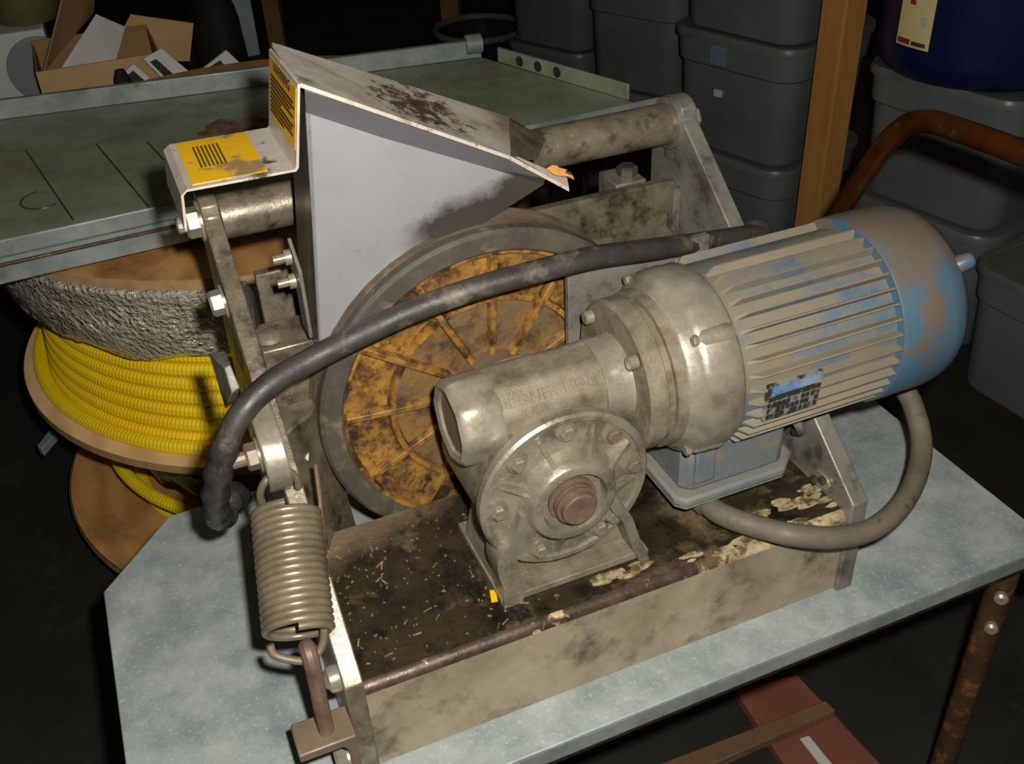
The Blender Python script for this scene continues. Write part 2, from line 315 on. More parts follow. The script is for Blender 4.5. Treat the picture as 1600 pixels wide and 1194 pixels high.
# side plates -------------------------------------------------------
def arc(cy, cz, r, a0, a1, k=8): return [(cy + r*math.cos(a0+(a1-a0)*i/k), cz + r*math.sin(a0+(a1-a0)*i/k)) for i in range(k+1)]
prof = [(-.006, 0), (-.006, .12), (.345, .398)] + arc(.368, .386, .032, 2.3, -.1, 8) + [(.408, .345), (.408, .0)]
pl = part('side_plate', MB().prism(prof, 'x', -.017, 0), 'dirty_steel', mach, bevel=.0015)
pr = part('side_plate', MB().prism(prof, 'x', .5, .519), 'grey_steel', mach, bevel=.0015)
def bolt(parent, c, ax, r=.008, h=.007, mat='bolt_steel', washer=True, shank=0, name='bolt'):
    ax = V(*ax).normalized(); c = V(*c); b = MB()
    if washer: b.lathe(c, ax, [(0, r*1.35), (h*.22, r*1.35)], 16); c = c + ax*h*.2
    b.lathe(c, ax, [(0, r), (h*.8, r), (h, r*.84)], 6)
    if shank: b.lathe(c+ax*h*.9, ax, [(0, r*.55), (shank, r*.55), (shank+.0015, r*.42)], 12)
    return part(name, b, mat, parent, ang=25)
# roller ------------------------------------------------------------
ro = part('roller', MB().lathe((.001, .368, .388), (1, 0, 0), [(0, .0225), (.498, .0225)], 32), 'dirty_steel', mach)
part('roller_boss', MB().lathe((.494, .368, .388), (1, 0, 0), [(0, .029), (.006, .029)], 28), 'grey_steel', ro)
bolt(ro, (.519, .368, .388), (1, 0, 0), .014, .012)
bolt(ro, (-.017, .368, .388), (-1, 0, 0), .015, .013, shank=.008)
# base pan ----------------------------------------------------------
pan = part('base_pan', MB().box((0, .009, .099), (.5, .2, .105)), 'oily_pan', mach)
part('front_face', MB().box((0, 0, 0), (.5, .005, .096)), 'pan_front', pan)
fp = arc(.011, .094, .011, PI, PI/2, 6) + arc(.011, .094, .005, PI/2, PI, 6)
part('folded_edge', MB().prism(fp, 'x', 0, .33), 'pan_fold', pan)
part('folded_edge', MB().prism(fp, 'x', .33, .5), 'cream_paint', pan)
mb = MB()
for x0, x1, y0, y1 in ((.318, .499, .010, .020), (.45, .496, .022, .052), (.235, .285, .020, .030), (.40, .43, .03, .042)):
    for k in range(14):
        cx_ = random.uniform(x0, x1); cy_ = random.uniform(y0, y1); rr_ = random.uniform(.003, .009)
        mb.prism([(cx_ + math.cos(a)*rr_*1.9*random.uniform(.6, 1), cy_ + math.sin(a)*rr_*.7*random.uniform(.6, 1)) for a in [2*PI*i/9 for i in range(9)]], 'z', .1045, .1051+.0002*random.random())
part('cream_paint_patch', mb, 'cream_paint', pan, kind='stuff')
mb = MB()
for k in range(190):                          # straw and metal slivers in the oil
    x = .008 + random.random()**1.2*.19; y = random.uniform(.014, .18); a = random.uniform(0, PI); l = random.choice((.0005, .0006, .0008, .001, .0014, .0018, .004)); ww = random.uniform(.0003, .0008)
    d = V(math.cos(a), math.sin(a), random.uniform(-.1, .3))*l; s2 = V(-math.sin(a), math.cos(a), 0)*ww; c = V(x, y, .1056)
    mb.hexa([c-d-s2, c+d-s2, c+d+s2, c-d+s2], [p+V(0, 0, .0008) for p in (c-d-s2, c+d-s2, c+d+s2, c-d+s2)])
part('straw_debris', mb, 'straw', pan, kind='stuff')
part('yellow_chip', MB().hexa([U(765, 922, z=.1055), U(774, 922, z=.1055), U(778, 940, z=.1055), U(768, 942, z=.1055)], [U(765, 922, z=.1085), U(774, 922, z=.1085), U(778, 940, z=.1085), U(768, 942, z=.1085)]), 'warning_yellow', pan)
# rear cross plate ---------------------------------------------------
cr = part('cross_plate', MB().box((.02, .35, .02), (.498, .362, .327)), 'dirty_steel', mach, bevel=.001)
part('end_tab', MB().box((.49, .338, .27), (.499, .35, .322)), 'grey_steel', cr)
b0 = U(980, 258, y=.385)
part('adjuster_block', MB().box((b0.x-.026, .362, .30), (b0.x+.012, .405, .330)), 'grey_steel', cr, bevel=.001)
part('adjuster_bolt', MB().lathe((b0.x, .385, .33), (0, 0, 1), [(0, .011), (.003, .011), (.003, .0085), (b0.z-.34, .0085)], 20).lathe((b0.x, .385, b0.z-.012), (0, 0, 1), [(0, .0125), (.010, .0125), (.012, .01)], 6), 'dark_bolt', cr, ang=25)
# mounting plate behind gearbox --------------------------------------
part('mounting_plate', MB().box((.285, .186, .1055), (.44, .194, .345)), 'grey_steel', mach, bevel=.001)
# inner left block with dirty sloped face ----------------------------
blk = part('pivot_block', MB().hexa([(.001, .26, .02), (.052, .26, .02), (.052, .34, .02), (.001, .34, .02)], [(.001, .25, .30), (.056, .25, .30), (.056, .30, .302), (.001, .30, .302)]), 'dirty_steel', mach, bevel=.002)
part('arm_web', MB().hexa([(.0005, .15, .10), (.03, .19, .0), (.062, .235, .0), (.0005, .235, .0)], [(.0005, .20, .24), (.03, .22, .24), (.045, .245, .24), (.0005, .245, .24)]), 'dirty_steel', mach, bevel=.002)
part('weld_cap', MB().lathe((.012, .268, .302), (0, 0, 1), [(0, .012), (.004, .011), (.006, .006)], 16), 'bolt_steel', blk)
part('grey_flake', MB().sheet([U(476, 714, y=.2), U(482, 707, y=.2), U(481, 718, y=.2), U(466, 728, y=.2), U(470, 718, y=.2)], .002), 'label_white', mach)
part('rust_strip', MB().tube([U(493, 725, y=.13), U(500, 780, y=.12), U(504, 845, y=.1)], .0022, 6), 'rusty_brown', mach)
# left outside: hex bolt, square lug ---------------------------------
hb = U(352, 484, x=-.019) if False else V(-.017, .262, .318)
bolt(pl, (-.017, .305, .332), (-1, 0, -.05), .0125, .012)
part('square_lug', MB().hexa([U(326, 552, y=.235), U(352, 548, y=.225), U(372, 622, y=.2), U(352, 640, y=.21)], [U(350, 575, y=.19), U(360, 570, y=.19), U(375, 606, y=.18), U(362, 615, y=.18)]), 'grey_steel', mach, bevel=.001)
part('black_grease', MB().lathe((-.004, .302, .3), (.2, .55, .8), [(-.045, .004), (-.03, .011), (0, .014), (.03, .011), (.045, .003)], 10), 'soot', mach)
# lug and spring ------------------------------------------------------
L0 = V(-.030, .145, .268)
lp = [(.20, .24), (.205, .292), (.165, .312)] + arc(.135, .272, .033, 1.75, 4.9, 12)
lug = part('spring_lug', MB().prism(lp, 'x', -.030, -.010), 'bright_aluminium', mach, bevel=.002)
bolt(lug, (-.030, .135, .274), (-1, 0, 0), .012, .010, 'rusty_bolt', shank=.012)
st, sb = V(-.0225, .098, .236), V(-.0405, .012, .183)
ax = (sb-st); Ls = ax.length; ax.normalize(); e1 = ax.cross(V(1, 0, 0)).normalized(); e2 = ax.cross(e1)
RS, RW, NC = .0262, .00345, 17
pts = []
for i in range(NC*22+1):
    a = 2*PI*i/22; t = i/(NC*22); pts.append(st + ax*(Ls*t) + (e1*math.cos(a) + e2*math.sin(a))*RS)
p0, p1 = pts[0], pts[-1]
ltop = V(-.020, .125, .252)
hook = smooth([ltop + V(.016, .004, -.004), ltop + V(.012, .004, .014), ltop + V(-.006, .0, .018), ltop + V(-.022, -.008, .008), st + V(-.024, -.006, .012), p0 + (p0-st)*.0 + ax*-.004], 6)
sp = part('spring', MB().tube(pts, RW, 8), 'spring_wire', mach, ang=80)
hk = [V(-.022+.017*math.cos(a), .118-.006*math.sin(a)*0+.004*math.cos(a), .244+.019*math.sin(a)) for a in [PI*1.25-i*PI*1.35/14 for i in range(15)]]
part('upper_hook', MB().tube(smooth([st + e2*-.0 + V(-.02, 0, -.0)] + hk, 3), RW, 8), 'spring_wire', sp, ang=80)
eye = V(-.0375, .0, .170)
hk2 = [sb + V(-.024, -.002, .0), sb + V(-.022, -.007, -.008), eye + V(-.008, -.001, -.004), eye + V(.004, 0, -.006), eye + V(.013, .004, .002), eye + V(.017, .008, .014)]
part('lower_hook', MB().tube(smooth(hk2, 6), RW, 8), 'rusty_bolt', sp, ang=80)
rod = part('eye_rod', MB().tube(smooth([eye + V(0, .008, -.004), eye + V(0, .004, .004), eye + V(0, -.004, .005), eye + V(0, -.009, -.004), eye + V(0, -.0085, -.02), V(-.0385, -.013, .12), V(-.039, -.015, .086)], 5), [.0068]*16 + [.0066]*15, 10), 'rusty_brown', mach)
lbz = .09
lb = part('anchor_bracket', MB().prism([(-.066, lbz), (-.0175, lbz), (-.0175, .02), (-.0255, .02), (-.0255, lbz-.017), (-.030, lbz-.0095), (-.066, lbz-.0095)], 'y', -.030, .004), 'rusty_bolt', mach, bevel=.0015)
part('nut', MB().hexnut((-.039, -.012, lbz-.0095), (0, 0, -1), .0105, .009), 'bolt_steel', lb, ang=25)
bolt(lb, (-.0255, -.012, .042), (-1, 0, 0), .0105, .01)
part('plate_bolt', MB().lathe((-.017, .012, .117), (-1, 0, 0), [(0, .012), (.003, .0125), (.009, .0115), (.011, .0075), (.013, .0055), (.024, .0055), (.025, .0045)], 20), 'bolt_steel', pl, ang=30)
# drive wheel ----------------------------------------------------------
WX, WY, WZ, WR = .2115, .207, .2145, .1775
wo = V(WX, WY, WZ)
wheel = part('drive_wheel', MB().lathe(wo, (0, 1, 0), [(.012, .012), (.012, .1555), (.045, .1555), (.045, .012)], 72, True), 'wheel_yellow', mach)
part('tyre', MB().lathe(wo, (0, 1, 0), [(.003, .1545), (0, .157), (0, .1735), (.0035, .177), (.012, .1775)], 96, False), 'tyre_rubber', wheel)
mb = MB().lathe(wo, (0, 1, 0), [(.012, .1775), (.018, .1765), (.032, .1765), (.038, .1775), (.05, .1775), (.053, .172), (.053, .1545)], 96, False)
part('tyre_tread', mb, 'tyre_tread', wheel)
part('inner_web', MB().lathe(wo, (0, 1, 0), [(.0105, .03), (.0105, .100), (.013, .1005), (.013, .03)], 64, True), 'wheel_inner', wheel)
part('ring_rib', MB().lathe(wo, (0, 1, 0), [(.013, .1005), (.0045, .1018), (.0045, .1072), (.013, .1088)], 72, False), 'wheel_yellow', wheel)
part('outer_rib', MB().lathe(wo, (0, 1, 0), [(.013, .1495), (.0035, .151), (.0035, .1548), (.013, .156)], 72, False), 'wheel_yellow', wheel)
part('hub', MB().lathe(wo, (0, 1, 0), [(.013, .045), (-.004, .042), (-.004, .012)], 32, False), 'rusty_brown', wheel)
mb = MB().hexa([V(WX+.04, WY+.013, WZ-.0052), V(WX+.151, WY+.013, WZ-.0052), V(WX+.151, WY+.013, WZ+.0052), V(WX+.04, WY+.013, WZ+.0052)],
               [V(WX+.04, WY+.003, WZ-.003), V(WX+.151, WY+.004, WZ-.003), V(WX+.151, WY+.004, WZ+.003), V(WX+.04, WY+.003, WZ+.003)])
rib = part('spoke_rib', mb, 'wheel_yellow', wheel, bevel=.001, org=wo)
rib.rotation_euler = (0, math.radians(4), 0)
for k in range(1, 12): again(rib, wheel, rot=(0, math.radians(4+30*k), 0))
mb = MB()
for k in range(7):
    a = math.radians(-146 + k*3.1); r0, r1 = .122, .134
    p = [wo + V(math.cos(a+da)*r, .0112, -0 + math.sin(a+da)*r) for r, da in ((r0, -.008), (r1, -.008), (r1, .008), (r0, .008))]
    mb.hexa(p, [q + V(0, -.0035, 0) for q in p])
part('cast_mark', mb, 'wheel_inner', wheel)
# gearbox ----------------------------------------------------------------
GX, GZ = .2115, .2145; AY, AZ = .098, .2775
gb = part('gearbox', MB().lathe((GX, .052, GZ), (0, 1, 0), [(0, .076), (.1, .076)], 48), 'cast_aluminium', mach)
oc = [(AY-.020, AZ-.040), (AY-.036, AZ-.018), (AY-.036, AZ+.018), (AY-.018, AZ+.037), (AY+.018, AZ+.037), (AY+.036, AZ+.018), (AY+.036, AZ-.018), (AY+.020, AZ-.04)]
part('worm_housing', MB().prism(oc, 'x', .163, .270), 'dull_aluminium', gb, bevel=.006, seg=3)
part('housing_neck', MB().prism([(.063, .2), (.063, .262), (.075, .29), (.145, .29), (.145, .2)], 'x', .150, .272), 'cast_aluminium', gb, bevel=.004)
def oct_ring(x, r, fl=.9, k=40):
    out = []
    for i in range(k):
        a = 2*PI*i/k + PI/8; q = (a % (PI/4)) - PI/8; rr = r*(fl/math.cos(q)) if fl/math.cos(q) < 1 else r
        out.append(V(x, AY + math.cos(a)*rr, AZ + math.sin(a)*rr))
    return out
part('end_cap', MB().loft([oct_ring(.133, .0), oct_ring(.133, .029), oct_ring(.1285, .0315), oct_ring(.1265, .037), oct_ring(.130, .041), oct_ring(.138, .0425), oct_ring(.163, .0435), oct_ring(.167, .041)], False), 'bright_aluminium', gb, ang=40)
part('cap_recess', MB().lathe((.1335, AY, AZ), (-1, 0, 0), [(0, .0285), (.0025, .0275), (.0028, .014)], 24, True), 'rusty_bolt', gb)
cov = MB().lathe((GX, .05, GZ), (0, -1, 0), [(0, .0815), (.008, .0815), (.0105, .079), (.0105, .0745), (.0075, .0735), (.0068, .058), (.010, .048), (.019, .043), (.026, .0405), (.028, .038), (.028, .031), (.022, .0295), (.018, .0295)], 72, False)
cv = part('round_cover', cov, 'cast_aluminium', gb, ang=40)
part('seal_ring', MB().lathe((GX, .036, GZ), (0, -1, 0), [(0, .0305), (.004, .0295), (.004, .0215), (.0, .0205)], 40, False), 'dull_aluminium', gb)
part('output_shaft', MB().lathe((GX, .04, GZ), (0, -1, 0), [(0, .0225), (.012, .0225), (.0125, .0195), (.017, .0195), (.0175, .0185), (.019, .0195), (.021, .0195), (.0215, .0165), (.027, .0160), (.028, .0145), (.0282, .004), (.0272, .0), ], 40, False), 'rusty_brown', gb, ang=30)
bpx = [U(*q, y=.042) for q in ((990, 722), (961, 670), (884, 666), (803, 720), (775, 798), (955, 803))]
bang = [math.atan2(p.z-GZ, p.x-GX) for p in bpx] + [math.radians(-60), math.radians(-115)]
for k in range(8):
    a = bang[k]; c = V(GX + math.cos(a)*.0655, .0425, GZ + math.sin(a)*.0655)
    part('bolt_boss', MB().lathe(c, (0, -1, 0), [(0, .0105), (.0025, .0100), (.003, .009)], 16), 'cast_aluminium', cv)
    bolt(cv, c + V(0, -.0025, 0), (0, -1, 0), .0068, .006, 'bolt_steel' if k not in (0, 1) else 'rusty_bolt', washer=False)
for k in range(8):
    a = math.radians(36 + 45*k)
    if k < 6: a = (bang[k]+bang[k+1])/2 if k < 4 and bang[k+1] > bang[k] else a
    if k in (4, 6): continue
    u = V(math.cos(a), 0, math.sin(a)); t = V(-math.sin(a), 0, math.cos(a))*.0021; o = V(GX, .0435, GZ)
    A = [o+u*.040-t, o+u*.070-t, o+u*.070+t, o+u*.040+t]
    part('cover_rib', MB().hexa(A, [o+u*.040-t+V(0, -.016, 0), o+u*.070-t+V(0, -.003, 0), o+u*.070+t+V(0, -.003, 0), o+u*.040+t+V(0, -.016, 0)]), 'cast_aluminium', cv)
def legbar(name, cl, wd, y0, y1, mat):
    cl = smooth(cl, 5); A = []; B = []
    for i, p in enumerate(cl):
        T = (cl[min(i+1, len(cl)-1)] - cl[max(i-1, 0)]).normalized(); nn = V(T.z, 0, -T.x)*wd; A.append(p+nn); B.append(p-nn)
    poly = [(p.x, p.z) for p in A] + [(p.x, p.z) for p in B[::-1]]
    mb = MB(); n = len(cl)
    for (ya, yb) in ((y0, y1),):
        base = len(mb.v)
        for p in A+B: mb.v.append(V(p.x, ya, p.z))
        for p in A+B: mb.v.append(V(p.x, yb, p.z))
        q = 2*n
        for i in range(n-1):
            mb.f += [[base+i, base+i+1, base+n+i+1, base+n+i], [base+q+i, base+q+n+i, base+q+n+i+1, base+q+i+1],
                     [base+i, base+q+i, base+q+i+1, base+i+1], [base+n+i, base+n+i+1, base+q+n+i+1, base+q+n+i]]
        mb.f += [[base, base+n, base+q+n, base+q], [base+n-1, base+q+n-1, base+q+2*n-1, base+2*n-1]]
    return part(name, mb, mat, gb, bevel=.001)
yl = .036
P = lambda x, y: U(x, y, y=yl)
def footpt(l): return [V(*P(*q)) for q in l]
legbar('foot', footpt([(826, 800), (818, 832), (806, 852), (792, 868), (792, 890), (800, 912), (800, 952)]), .0095, .032, .060, 'cast_aluminium')
legbar('foot', footpt([(950, 772), (962, 792), (976, 806), (986, 832), (994, 852), (1006, 876)]), .0050, .030, .075, 'cast_aluminium')
mb = MB().prism([(GX-.052, GZ-.04), (GX+.055, GZ-.04), (GX+.075, .112), (GX-.068, .112)], 'y', .060, .135)
part('foot_web', mb, 'dull_aluminium', gb, bevel=.002)
part('foot_plate', MB().box((.142, .036, .105), (.295, .15, .113)), 'dull_aluminium', gb, bevel=.001)
bolt(gb, (.151, .062, .113), (0, 0, 1), .007, .006)
for (px, py) in ((886, 838), (818, 912)):
    c = U(px, py, y=.058); part('casting_boss', MB().lathe((c.x, .06, c.z), (0, -1, 0), [(0, .011), (.004, .0105), (.005, .009)], 18), 'dull_aluminium', gb)
mb = MB()
tp0 = U(790, 612, y=AY-.0365); tp1 = U(930, 566, y=AY-.0365)
text('BONFIGLIOLI', .0142, .002, (.1725, AY-.036+.018*.24, AZ+.018+.019*.24), (1, 0, 0), (0, .018, .019), mb)
part('raised_lettering', mb, 'dull_aluminium', gb)
# motor -------------------------------------------------------------------
part('worm_neck', MB().lathe((.262, AY, AZ), (1, 0, 0), [(0, .0405), (.018, .0405), (.03, .043)], 40), 'bright_aluminium', gb)
mo = part('motor', MB().lathe((.372, AY, AZ), (1, 0, 0), [(0, .0825), (.17, .0825)], 64), 'dusty_blue', mach)
part('gearbox_flange', MB().lathe((.288, AY, AZ), (1, 0, 0), [(0, .045), (0, .068), (.003, .0715), (.016, .072), (.018, .069), (.024, .0685), (.024, .0735), (.034, .075)], 64), 'dull_aluminium', mo)
bell = MB().lathe((.320, AY, AZ), (1, 0, 0), [(0, .072), (.004, .0765), (.010, .078), (.013, .0835), (.020, .0868), (.048, .0878), (.052, .085), (.054, .07)], 72)
be = part('end_bell', bell, 'bright_aluminium', mo, ang=50)
for k in range(4):
    a = math.radians(45+90*k); c = V(.336, AY + math.cos(a)*.083, AZ + math.sin(a)*.083); u = V(0, math.cos(a), math.sin(a))
    part('bell_lug', MB().lathe(c - u*.004, (1, 0, 0), [(0, .006), (.004, .010), (.028, .0115), (.034, .010)], 16), 'bright_aluminium', be)
    bolt(be, c + V(-.001, 0, 0) + u*.001, (-1, 0, 0), .0052, .005, washer=False)
    c2 = V(.2865, AY + math.cos(a)*.059, AZ + math.sin(a)*.059)
    part('flange_bolt', MB().lathe(c2, (-1, 0, 0), [(0, .0068), (.007, .0064), (.008, .005)], 14), 'bolt_steel', mo)
A = [V(.376, 0, -.0021), V(.537, 0, -.0021), V(.537, 0, .0021), V(.376, 0, .0021)]
fin = part('cooling_fin', MB().hexa([p + V(0, 0, 0) + V(0, -.081, 0) for p in A], [V(.386, -.0905, -.0009), V(.537, -.0905, -.0009), V(.537, -.0905, .0009), V(.386, -.0905, .0009)]), 'motor_fins', mo, org=(0, 0, 0))
fin.location = V(0, AY, AZ+ZS) - wloc(mo)
for k in range(36):
    ang = math.radians(-88 + 9.2*k)
    if math.radians(60) < ang < math.radians(118): continue
    if k == 0: fin.rotation_euler = (ang, 0, 0); continue
    fo = again(fin, mo, wl=(0, AY, AZ), rot=(ang, 0, 0))
    if math.degrees(-ang) % 360 > 28 and math.degrees(-ang) % 360 < 180: fo.material_slots[0].link = 'OBJECT'; fo.material_slots[0].material = MATS['dusty_blue']
fc = MB().lathe((.536, AY, AZ), (1, 0, 0), [(0, .0900), (0, .0922), (.002, .0932), (.058, .0932), (.072, .0905), (.083, .083), (.089, .072), (.092, .055), (.094, .0)], 64)
fcv = part('fan_cover', fc, 'fan_cover_blue', mo, ang=50)
part('cover_screw', MB().lathe((.617, AY-.056, AZ+.058), (.7, -.5, .5), [(0, .009), (.012, .008), (.016, .005)], 12), 'fan_cover_blue', fcv)
tb = part('terminal_box', MB().prism([(.350, .054), (.452, .054), (.464, .068), (.464, .15), (.350, .15), (.342, .142), (.342, .064)], 'z', .149, .205), 'terminal_grey', mo, bevel=.004)
part('box_lid', MB().prism([(.340, .044), (.452, .044), (.474, .064), (.474, .155), (.340, .155), (.332, .147), (.332, .054)], 'z', .139, .1495), 'dust_rim', tb, bevel=.003)
part('box_lid_face', MB().prism([(.341, .0455), (.452, .0455), (.473, .065), (.473, .154), (.341, .154), (.333, .146), (.333, .055)], 'z', .135, .1395), 'terminal_grey', tb, bevel=.002)
part('box_step', MB().box((.352, .050, .160), (.374, .058, .200)), 'terminal_grey', tb, bevel=.002)
# name plate on the fins
def onmotor(x, dg, r=.0912): a = math.radians(dg); return V(x, AY - math.cos(a)*r, AZ + math.sin(a)*r)
def oncyl(px, py, r=.0925):
    d = ray(px, py); y_, z_ = CAM.y-AY, CAM.z-AZ; A_ = d.y**2+d.z**2; B_ = 2*(y_*d.y+z_*d.z); C_ = y_*y_+z_*z_-r*r
    return CAM + d*((-B_-math.sqrt(max(0, B_*B_-4*A_*C_)))/(2*A_))
n0, n1, n2, n3 = oncyl(1190, 660), oncyl(1275, 633), oncyl(1288, 580), oncyl(1205, 604)
ex = V(1, 0, 0); nz0, nz1 = (n0+n1)/2, (n2+n3)/2; nx0, nx1 = (n0.x+n3.x)/2, (n1.x+n2.x)/2
def npt(u, v, lift=0):
    p = nz0.lerp(nz1, v); up_ = (nz1-nz0); nn = ex.cross(V(0, up_.y, up_.z)).normalized(); return V(nx0+(nx1-nx0)*u, p.y, p.z) + nn*lift
pn = part('name_plate', MB().sheet([npt(0, 0), npt(1, 0), npt(1, 1), npt(0, 1)], .004), 'nameplate', mo)
part('plate_header', MB().sheet([npt(.06, .72, .0006), npt(.97, .72, .0006), npt(.97, .97, .0006), npt(.06, .97, .0006)], .0005), 'nameplate_blue', pn)
mb = MB()
for i in range(11):
    for k in range(4):
        if random.random() < .72:
            x = .03+i*.088; v = .05+k*.165; ww = random.uniform(.04, .085)
            mb.sheet([npt(x, v, .0006), npt(x+ww, v, .0006), npt(x+ww, v+.13, .0006), npt(x, v+.13, .0006)], .0004)
part('worn_print', mb, 'print_dark', pn)
# right corner: slot, clamp
c = U(1278, 758, x=.4995); c.z += .012; c.y -= .004
part('slot_insert', MB().hexa(*[[V(x, c.y + dy*.011 , c.z + dz*.0085) for dy, dz in ((math.cos(a)*1.3+ .6*math.sin(a)*0, math.sin(a)) for a in [2*PI*i/16 for i in range(16)])] for x in (.4995, .4965)]), 'bolt_steel', pr)
for dy in (-.006, .006): part('slot_screw', MB().hexnut((.4966, c.y+dy, c.z-dy*.6), (-1, 0, 0), .005, .004), 'dark_bolt', pr)
c = U(1240, 662, x=.472)
part('clamp_hook', MB().tube(smooth([c+V(.02, .02, -.03), c+V(.01, .0, -.012), c+V(0, -.006, .004), c+V(-.004, 0, .014), c+V(.004, .01, .016)], 5), .005, 8), 'grey_steel', mach)
# guard ---------------------------------------------------------------------
YP, YF, YR = .226, .197, .300
GR = .1805                                  # the panel is cut out around the wheel
def wcut(px, py): d_ = U(px, py, y=YP); a = math.atan2(d_.z-WZ, d_.x-WX); return V(WX + math.cos(a)*GR, YP, WZ + math.sin(a)*GR)
cutp = U(716, 374, y=YP)
pan_pts = [U(478, 176, y=YP), U(600, 216, y=YP), U(747, 258, y=YP), U(850, 288, y=YP), cutp] + [wcut(x, y) for x, y in ((680, 390), (650, 405), (620, 430), (590, 458), (562, 490), (540, 525), (525, 560))] + [U(500, 560, y=YP)]
e_ = (pan_pts[3]-cutp).normalized(); nst = V(e_.z, 0, -e_.x)
orgp = V(0, YP, .3); dcut = (cutp-orgp).dot(nst)
M('stainless_panel', (152, 152, 154), (143, 143, 146), sc=6, dirt=(136, 134, 131), dsc=50, dth=(.62, .75), dirt2=(112, 104, 92), d2sc=150, d2th=(.73, .78), rough=.46, rvar=.06, metal=.25, bump=.03, bsc=80, stain=(nst.x, 0, nst.z, dcut-.012, dcut+.006, (66, 61, 55), (e_.x, 0, e_.z), (cutp-orgp).dot(e_)-.055, (cutp-orgp).dot(e_)-.02))
gd = part('hopper_guard', MB().prism([(p.x, p.z) for p in pan_pts], 'y', YP, YP+.003), 'stainless_panel', mach, org=orgp)
hd = [(U(478, 176, y=YP), U(476, 142, y=YF+.003)), (U(600, 216, y=YP), U(600, 178, y=YF+.003)), (U(747, 258, y=YP), U(747, 226, y=YF+.003)), (U(850, 288, y=YP), U(852, 279, y=YF+.003))]
mb = MB()
for k in range(3): mb.sheet([hd[k][0], hd[k+1][0], hd[k+1][1], hd[k][1]], .002)
part('bent_head', mb, 'stainless_shaded', gd)  # strip leans forward and takes the darker steel to paint in the shade band
FLp, F1, F2 = U(470, 130, y=YF), U(798, 244, y=YF), U(889, 293, y=YF)
RLp = U(425, 66, y=YR); R1 = U(795, 183, y=YR)
ctr = lerp(lerp(FLp, F1, .56), lerp(RLp, R1, .56), .5)
M('cover_sheet', (226, 217, 204), (196, 184, 168), sc=12, dirt=(150, 134, 114), dsc=26, dth=(.55, .7), rough=.4, metal=.3, bump=.08, spot=((0, 0, 0), 4.2, 75, (.33, .42), (96, 76, 60)), stain=(1, 0, 0, .085, .13, (150, 132, 110)))
tcv = part('top_cover', MB().hexa([FLp, F1, R1, RLp], [p - V(.001, 0, .003) for p in (FLp, F1, R1, RLp)]), 'cover_sheet', gd, org=ctr)
G2 = U(852, 216, y=YR); G3 = U(838, 246, y=YR-.055); G4 = U(782, 224, y=YF+.022)
part('end_facet', MB().hexa([F1, G3, G2, R1], [p - V(0, 0, .003) for p in (F1, G3, G2, R1)]), 'dirty_steel', gd)
part('front_lip', MB().hexa([F1, F2, F2 + V(.004, .012, .004), F1 + V(0, .012, 0)], [p - V(0, 0, .004) for p in (F1, F2, F2 + V(.004, .012, .004), F1 + V(0, .012, 0))]), 'stainless_dirty', gd)
a = U(862, 262, y=YF+.005)
part('wood_splinter', MB().loft([[a + V(random.uniform(-.004, .004)+k*.006, random.uniform(-.003, .003), math.cos(i*1.26)*.004 - k*.004 + random.uniform(-.002, .002)) + V(0, math.sin(i*1.26)*.004, 0) for i in range(5)] for k in range(4)]), 'pine', gd)
# left side: vertical box wall of the guard
sf = [U(497, 545, y=YP), U(478, 150, y=YP)]
sw = MB().hexa([sf[1], sf[0], V(sf[0].x, YR-.01, sf[0].z), V(sf[1].x, YR-.01, sf[1].z)], [p + V(.003, 0, 0) for p in (sf[1], sf[0], V(sf[0].x, YR-.01, sf[0].z), V(sf[1].x, YR-.01, sf[1].z))])
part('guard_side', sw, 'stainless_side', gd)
zf = [U(469, 131, y=YF), U(467, 262, y=YF), U(463, 268, y=YF), U(292, 300, y=YF), U(287, 306, y=YF), U(293, 361, y=YF)]
mb = MB(); th = .002
off = [V(-th, 0, 0), V(-th, 0, th*.5), V(-th*.5, 0, th), V(th*.3, 0, th), V(-th, 0, th*.2), V(-th, 0, 0)]
rows = [(p.x, p.z, o.x, o.z) for p, o in zip(zf, off)]
for i in range(len(rows)-1):
    a, b = rows[i], rows[i+1]
    q = lambda r, y, k: V(r[0] + (r[2] if k else 0), y, r[1] + (r[3] if k else 0))
    mb.hexa([q(a, YF, 0), q(b, YF, 0), q(b, YF, 1), q(a, YF, 1)], [q(a, YR, 0), q(b, YR, 0), q(b, YR, 1), q(a, YR, 1)])
zb = part('z_bracket', mb, 'stainless_dirty', gd)
# warning labels
t0 = V(zf[0].x-th-.0004, 0, zf[0].z); t1 = V(zf[1].x-th-.0004, 0, zf[1].z)
def lab(u, v): p = lerp(t0, t1, v); return V(p.x, lerp(YR, YF, u), p.z)      # u: rear->front, v: top->down
q = [lab(.06, .06), lab(.96, .06), lab(.96, .80), lab(.06, .80)]
wl = part('warning_label', MB().sheet([q[3], q[2], q[1], q[0]], .0005), 'warning_yellow', gd)
mb = text('WARNING', .0125, .0003, lab(.2, .18) + V(-.0006, 0, 0), lab(1, .17)-lab(0, .17), t0-t1)
for k, (u0, u1) in enumerate(((.1, .88), (.1, .92), (.1, .8), (.1, .9), (.1, .5), (.1, .9), (.1, .86), (.1, .9), (.1, .6))):
    v = .26 + k*.055; p = [lab(u0, v+.022), lab(u1, v+.022), lab(u1, v), lab(u0, v)]; mb.hexa(p, [x + V(-.0005, 0, 0) for x in p])
part('label_print', mb, 'black_print', wl if False else gd)
h0_, h1_ = V(zf[3].x+.004, 0, zf[3].z+th+.0006), V(zf[2].x, 0, zf[2].z+th+.0008)
def lab2(u, v): p = lerp(h0_, h1_, u); return V(p.x, lerp(YF, YR, v), p.z)
part('warning_label', MB().sheet([lab2(.02, .06), lab2(.74, .06), lab2(.74, .98), lab2(.02, .98)], .0006), 'worn_yellow', gd)
mb = MB()
